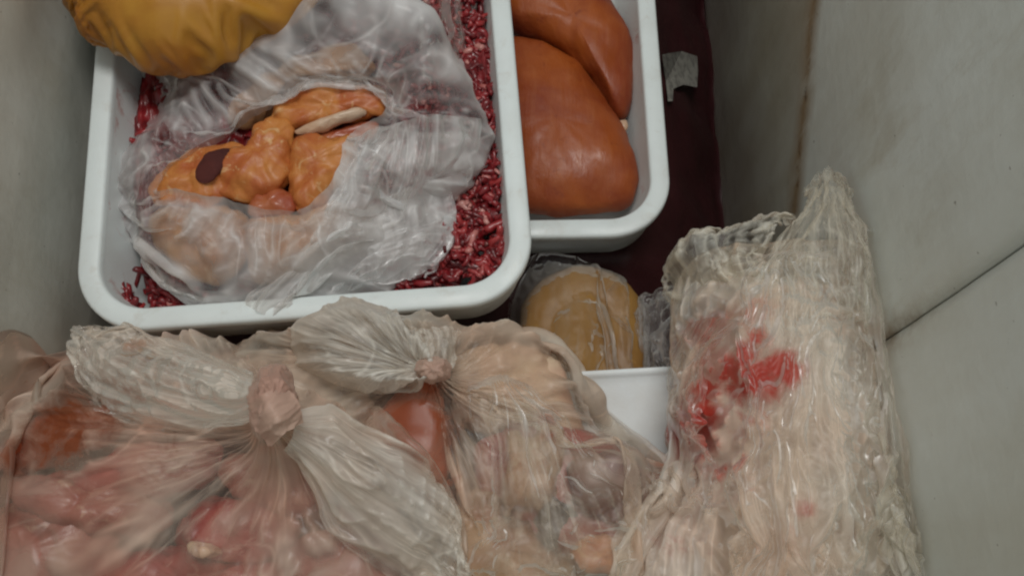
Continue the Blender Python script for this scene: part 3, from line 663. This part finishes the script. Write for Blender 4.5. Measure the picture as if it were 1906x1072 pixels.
meat('meat_piece', 'pale meat mass filling the stained white bag', [(1310, 600), (1400, 540), (1520, 530), (1600, 580), (1630, 700), (1650, 900), (1650, 1100), (1500, 1180), (1330, 1140), (1260, 1020), (1330, 900), (1320, 740)], -.020, .034, M['pale'], seed=19, flat=2.8)

# ---------------------------------------------------------------- middle knotted bag
hf_close()
KB = (800, 688)
def ell(cx, cy, rx, ry, z, n=14, a0=math.pi): return [(cx + rx * math.cos(a0 + 2 * math.pi * k / n), cy + ry * math.sin(a0 + 2 * math.pi * k / n), z) for k in range(n)]
bagB = thing('knotted_bag', at(900, 850, -.08), 'cloudy knotted bag in the middle with puffed white end over tray rim', 'bag')
outB = [(372, 672, -.02), (450, 620, -.01), (560, 606, .0), (700, 606, .0), (840, 628, .0), (950, 611, .0), (1030, 658, .0), (1110, 770, .0), (1200, 850, -.005), (1300, 900, -.01), (1330, 1010, -.02), (1180, 1110, -.01), (980, 1180, -.02), (830, 1120, -.02), (700, 940, -.02), (520, 820, -.03)]
def between(o, k, z0, f): return [(k[0] + (x - k[0]) * f, k[1] + (y - k[1]) * f, z0) for x, y, z in o]
m1 = between(outB, KB, .052, .22); m2 = between(outB, KB, .048, .55)
m3 = [(x, y, z) for (x, y, z) in between(outB, KB, .036, .86)]
und = [(x, y, -.075) for x, y, z in between(outB, (850, 850), 0, .93)]
loft('film', [between(outB, KB, .062, .03), m1, m2, m3, outB, und], M['film_mid'], 320, 100, .0016, 4.5, .0006, 30, [.8, 1.2, .9, .6, .6, .3], 11, parent=bagB, stretch=2.2, eu=1.13, ev=1.04, grav=.00010, lo=.018,
     stains=((765, 780, .045, 85, 1.0), (740, 840, .04, 65, .95), (795, 715, .055, 40, .9), (800, 900, .04, 60, .6), (1025, 770, .04, 22, .9), (1022, 810, .04, 18, .8), (1240, 880, .02, 50, .6)))
puff = [(528, 628, .040), (535, 590, .044), (590, 562, .050), (645, 552, .052), (710, 562, .052), (750, 590, .050), (790, 640, .052), (800, 690, .056), (760, 702, .050), (690, 706, .044), (610, 700, .040), (548, 676, .038)]
kk = (796, 684)
loft('puffed_end', [[(kk[0] + (x - kk[0]) * .06, kk[1] + (y - kk[1]) * .06, .064) for x, y, z in puff], [(kk[0] + (x - kk[0]) * .35, kk[1] + (y - kk[1]) * .35, .076) for x, y, z in puff], [(kk[0] + (x - kk[0]) * .72, kk[1] + (y - kk[1]) * .74, .080) for x, y, z in puff], puff, [(kk[0] + (x - kk[0]) * .85, kk[1] + (y - kk[1]) * .85, .030) for x, y, z in puff]], M['film_tail'], 240, 60, .0018, 2.8, .0010, 26, [.6, 1, .8, .5, .3], 15, parent=bagB, eu=1.06, ev=1.04, kb=.3)
sheet('ruffle', [[(786, 690, .060), (800, 694, .066), (816, 690, .064), (832, 684, .058)], [(782, 650, .062), (800, 652, .070), (820, 650, .068), (838, 646, .060)], [(768, 606, .060), (790, 604, .068), (815, 602, .064), (836, 606, .056)]], M['film_tail'], 60, 60, .002, 5, 1, .001, 60, 16, parent=bagB, eu=1.2, rag=.25)
loft('knot', [ell(806, 686, 5, 4, .074, 12), ell(806, 686, 20, 14, .070, 12), ell(806, 688, 28, 19, .060, 12), ell(806, 690, 20, 14, .050, 12)], M['knot'], 90, 30, .0010, 1.6, .0016, 80, None, 3, cap=True, parent=bagB, stains=(), iters=0)

# ---------------------------------------------------------------- front left knotted bag
KA = (508, 790)
bagA = thing('knotted_bag', at(400, 950, -.08), 'cloudy bag of pink meat in the front with thick knot and long tails', 'bag')
outA = [(-120, 800, -.03), (-20, 720, -.02), (90, 665, -.015), (220, 650, -.01), (340, 662, 0), (440, 690, .01), (540, 700, .015), (640, 740, .015), (720, 820, .012), (790, 900, .006), (840, 1010, .0), (860, 1140, -.01), (700, 1240, -.02), (400, 1260, -.02), (100, 1260, -.02), (-110, 1150, -.02), (-140, 960, -.03)]
a1 = between(outA, KA, .070, .20); a2 = between(outA, KA, .060, .48); a3 = between(outA, KA, .044, .80)
und = [(x, y, -.08) for x, y, z in between(outA, (380, 950), 0, .95)]
loft('film', [between(outA, KA, .088, .05), a1, a2, a3, outA, und], M['film_pink'], 320, 110, .0020, 4.5, .0006, 30, [.8, 1.2, .9, .55, .5, .3], 21, parent=bagA, stretch=2.2, eu=1.14, ev=1.04, grav=.00012, lo=.022,
     stains=((110, 800, .03, 90, .9), (200, 790, .03, 60, .7), (40, 850, .02, 60, .7), (300, 860, .05, 90, .45)))
sheet('tail', [[(474, 700, .088), (470, 724, .094), (470, 745, .094), (474, 772, .088)], [(420, 676, .076), (410, 706, .086), (405, 735, .084), (400, 768, .072)], [(340, 644, .064), (320, 680, .076), (300, 720, .074), (285, 766, .058)], [(240, 618, .056), (215, 645, .066), (190, 680, .064), (180, 720, .050)], [(160, 608, .052), (150, 618, .056), (138, 630, .056), (126, 640, .050)]], M['film_tail'], 90, 140, .0030, 2.2, .8, .0005, 22, 23, parent=bagA, eu=1.06, ev=1.015, rag=.2, warp=.16, kb=.3, fade=(.15, .1, 0, -.1, -.2), edge=(.3, .5), stains=((240, 640, .06, 22, .7),))
sheet('tail', [[(530, 770, .090), (545, 790, .096), (545, 812, .094), (530, 836, .084)], [(590, 742, .080), (610, 790, .090), (605, 840, .088), (580, 890, .074)], [(660, 790, .070), (680, 840, .082), (680, 900, .078), (640, 965, .060)], [(740, 855, .060), (755, 900, .072), (755, 960, .068), (725, 1030, .050)], [(800, 905, .052), (825, 950, .060), (815, 1010, .056), (790, 1080, .044)], [(812, 945, .046), (840, 1000, .052), (850, 1060, .048), (850, 1120, .040)]], M['film_tail'], 90, 140, .0030, 2.2, .8, .0005, 22, 27, parent=bagA, eu=1.06, ev=1.015, rag=.2, warp=.16, kb=.3, fade=(.15, .1, 0, -.1, -.2), edge=(.2, .4))
kn = [(476, 690), (500, 674), (528, 682), (545, 705), (552, 745), (550, 780), (530, 810), (505, 824), (482, 812), (468, 780), (466, 735)]
kc = (508, 750)
loft('knot', [[(kc[0] + (x - kc[0]) * f, kc[1] + (y - kc[1]) * f, z) for x, y in kn] for f, z in ((.07, .122), (.42, .118), (.72, .109), (.86, .095), (.7, .080))], M['knot'], 140, 50, .0012, 1.3, .0022, 48, None, 9, cap=True, parent=bagA, stains=(), iters=0)
sheet('knot_strap', [[(462, 760, .100), (480, 800, .108), (505, 830, .100)], [(490, 735, .124), (512, 775, .128), (530, 806, .118)], [(530, 720, .112), (552, 750, .114), (562, 785, .104)]], M['knot'], 40, 50, .0012, 3, 1, .0006, 50, 31, parent=bagA, iters=0)

# ---------------------------------------------------------------- stained white bag against the right wall
bagD = thing('stained_bag', at(1480, 800, -.10), 'white crumpled bag with red stains leaning on the right freezer wall', 'bag')
ST = ((1400, 640, .07, 26, .85), (1375, 672, .07, 32, .95), (1395, 712, .07, 36, 1.0), (1440, 700, .07, 38, 1.05), (1420, 735, .07, 30, .8), (1305, 740, .03, 34, .9), (1298, 785, .03, 40, 1.15), (1305, 835, .03, 36, 1.0), (1325, 875, .04, 30, .75), (1320, 600, .05, 50, .6), (1390, 595, .06, 40, .5), (1495, 945, .085, 22, .7), (1340, 690, .05, 60, .62), (1380, 790, .07, 50, .5), (1330, 900, .05, 80, .35), (1260, 1000, .04, 80, .4), (1450, 1040, .08, 90, .3), (1580, 820, .08, 90, .2))
sheet('film', [[(1262, 540, -.02), (1276, 500, .015), (1340, 462, .045), (1440, 452, .062), (1540, 448, .070), (1612, 455, .062)],
    [(1275, 610, -.02), (1290, 595, .03), (1370, 590, .062), (1470, 590, .078), (1570, 590, .080), (1640, 600, .066)],
    [(1268, 740, -.02), (1288, 735, .03), (1370, 730, .066), (1470, 730, .084), (1575, 730, .086), (1655, 730, .07)],
    [(1255, 885, -.02), (1285, 870, .026), (1370, 860, .064), (1480, 860, .085), (1585, 860, .088), (1670, 860, .072)],
    [(1150, 1000, .0), (1205, 985, .044), (1330, 985, .066), (1470, 990, .084), (1590, 990, .088), (1680, 990, .074)],
    [(1110, 1120, .0), (1180, 1120, .044), (1320, 1120, .064), (1460, 1120, .08), (1590, 1120, .085), (1690, 1120, .07)],
    [(1150, 1240, -.05), (1210, 1250, .0), (1320, 1260, .02), (1460, 1260, .04), (1590, 1260, .04), (1690, 1240, .03)]],
    M['film_white'], 168, 200, .0010, 5, 2.2, .0020, 30, 41, ST, bagD, 1.10, 1.055, 130, .18, .012, .014, .00002, warp=.3, rag=.08, edge=(.15, .6), fade=(-.35, -.1, .05, .05, .05, 0, 0))
sheet('upper_end', [[(1280, 560, .004), (1330, 540, .030), (1390, 530, .046), (1450, 520, .056)], [(1262, 520, .008), (1310, 490, .040), (1380, 475, .056), (1460, 465, .066)], [(1266, 480, .014), (1310, 452, .046), (1380, 436, .060), (1465, 425, .070)], [(1296, 452, .010), (1340, 432, .040), (1405, 416, .052), (1480, 402, .062)]], M['film_wisp'], 90, 90, .0028, 4, 1.4, .0010, 30, 44, (), bagD, 1.12, 1.04, rag=.25, warp=.25, kb=.35)
sheet('upper_end', [[(1420, 600, .060), (1500, 590, .070), (1580, 590, .070), (1645, 620, .058)], [(1430, 530, .062), (1500, 520, .072), (1570, 510, .076), (1640, 550, .070)], [(1465, 450, .070), (1510, 430, .076), (1570, 420, .080), (1620, 460, .078)], [(1510, 380, .064), (1535, 370, .070), (1570, 365, .074), (1600, 390, .074)], [(1528, 325, .058), (1545, 318, .062), (1562, 318, .064), (1580, 330, .066)]], M['film_wisp'], 90, 120, .0025, 5, .8, .0005, 30, 47, (), bagD, 1.10, 1.01, rag=.3, warp=.2, kb=.35, fade=(0, 0, -.1, -.2, -.3))
# loose thin film round the stained bag: up along the wall and over the foam lid
sheet('loose_film', [[(1560, 420, .060), (1600, 415, .068), (1640, 440, .070)], [(1590, 560, .066), (1640, 560, .074), (1690, 580, .080)], [(1610, 720, .068), (1670, 720, .080), (1712, 730, .088)], [(1620, 880, .070), (1690, 880, .084), (1730, 890, .092)], [(1630, 1080, .070), (1700, 1080, .084), (1740, 1090, .092)]], M['film_wisp'], 60, 140, .0025, 3, 2.0, .0010, 30, 51, (), bagD, 1.07, 1.02, rag=.3, warp=.2, edge=(.3, .7), fade=(-.4, -.1, 0, 0, 0))
sheet('loose_film', [[(1290, 600, .040), (1330, 590, .060), (1380, 600, .076)], [(1262, 690, .012), (1310, 690, .050), (1370, 690, .080)], [(1262, 780, .006), (1300, 780, .046), (1360, 780, .080)], [(1255, 870, .006), (1300, 870, .048), (1360, 870, .080)], [(1170, 960, .016), (1250, 960, .056), (1350, 960, .080)]], M['film_wisp_stained'], 70, 120, .0025, 3, 2.0, .0012, 30, 53, ST, bagD, 1.10, 1.06, rag=.3, warp=.25, edge=(.6, .5))
sheet('loose_film', [[(1400, 480, .078), (1470, 470, .084), (1540, 470, .088)], [(1380, 600, .086), (1470, 600, .094), (1570, 600, .096)], [(1400, 760, .092), (1490, 760, .100), (1590, 760, .100)], [(1380, 920, .092), (1490, 920, .102), (1610, 920, .100)], [(1370, 1090, .088), (1490, 1090, .098), (1620, 1090, .098)]], M['film_wisp_stained'], 90, 150, .0022, 4, 2.0, .0010, 26, 57, ST, bagD, 1.08, 1.03, rag=.3, warp=.3, edge=(.6, .6), fade=(-.3, 0, 0, 0, 0))
sheet('loose_film', [[(870, 720, .064), (930, 700, .064), (990, 720, .058)], [(880, 820, .066), (960, 800, .066), (1050, 790, .060)], [(890, 920, .062), (990, 900, .064), (1120, 880, .058)], [(900, 1020, .058), (1020, 1000, .060), (1180, 960, .054)], [(910, 1120, .050), (1040, 1100, .052), (1200, 1060, .046)]], M['film_faint'], 90, 140, .0020, 3, 1.2, .0008, 26, 61, (), bagB, 1.07, 1.02, rag=.25, warp=.25, edge=(.6, .6), fade=(-.3, 0, 0, 0, 0))
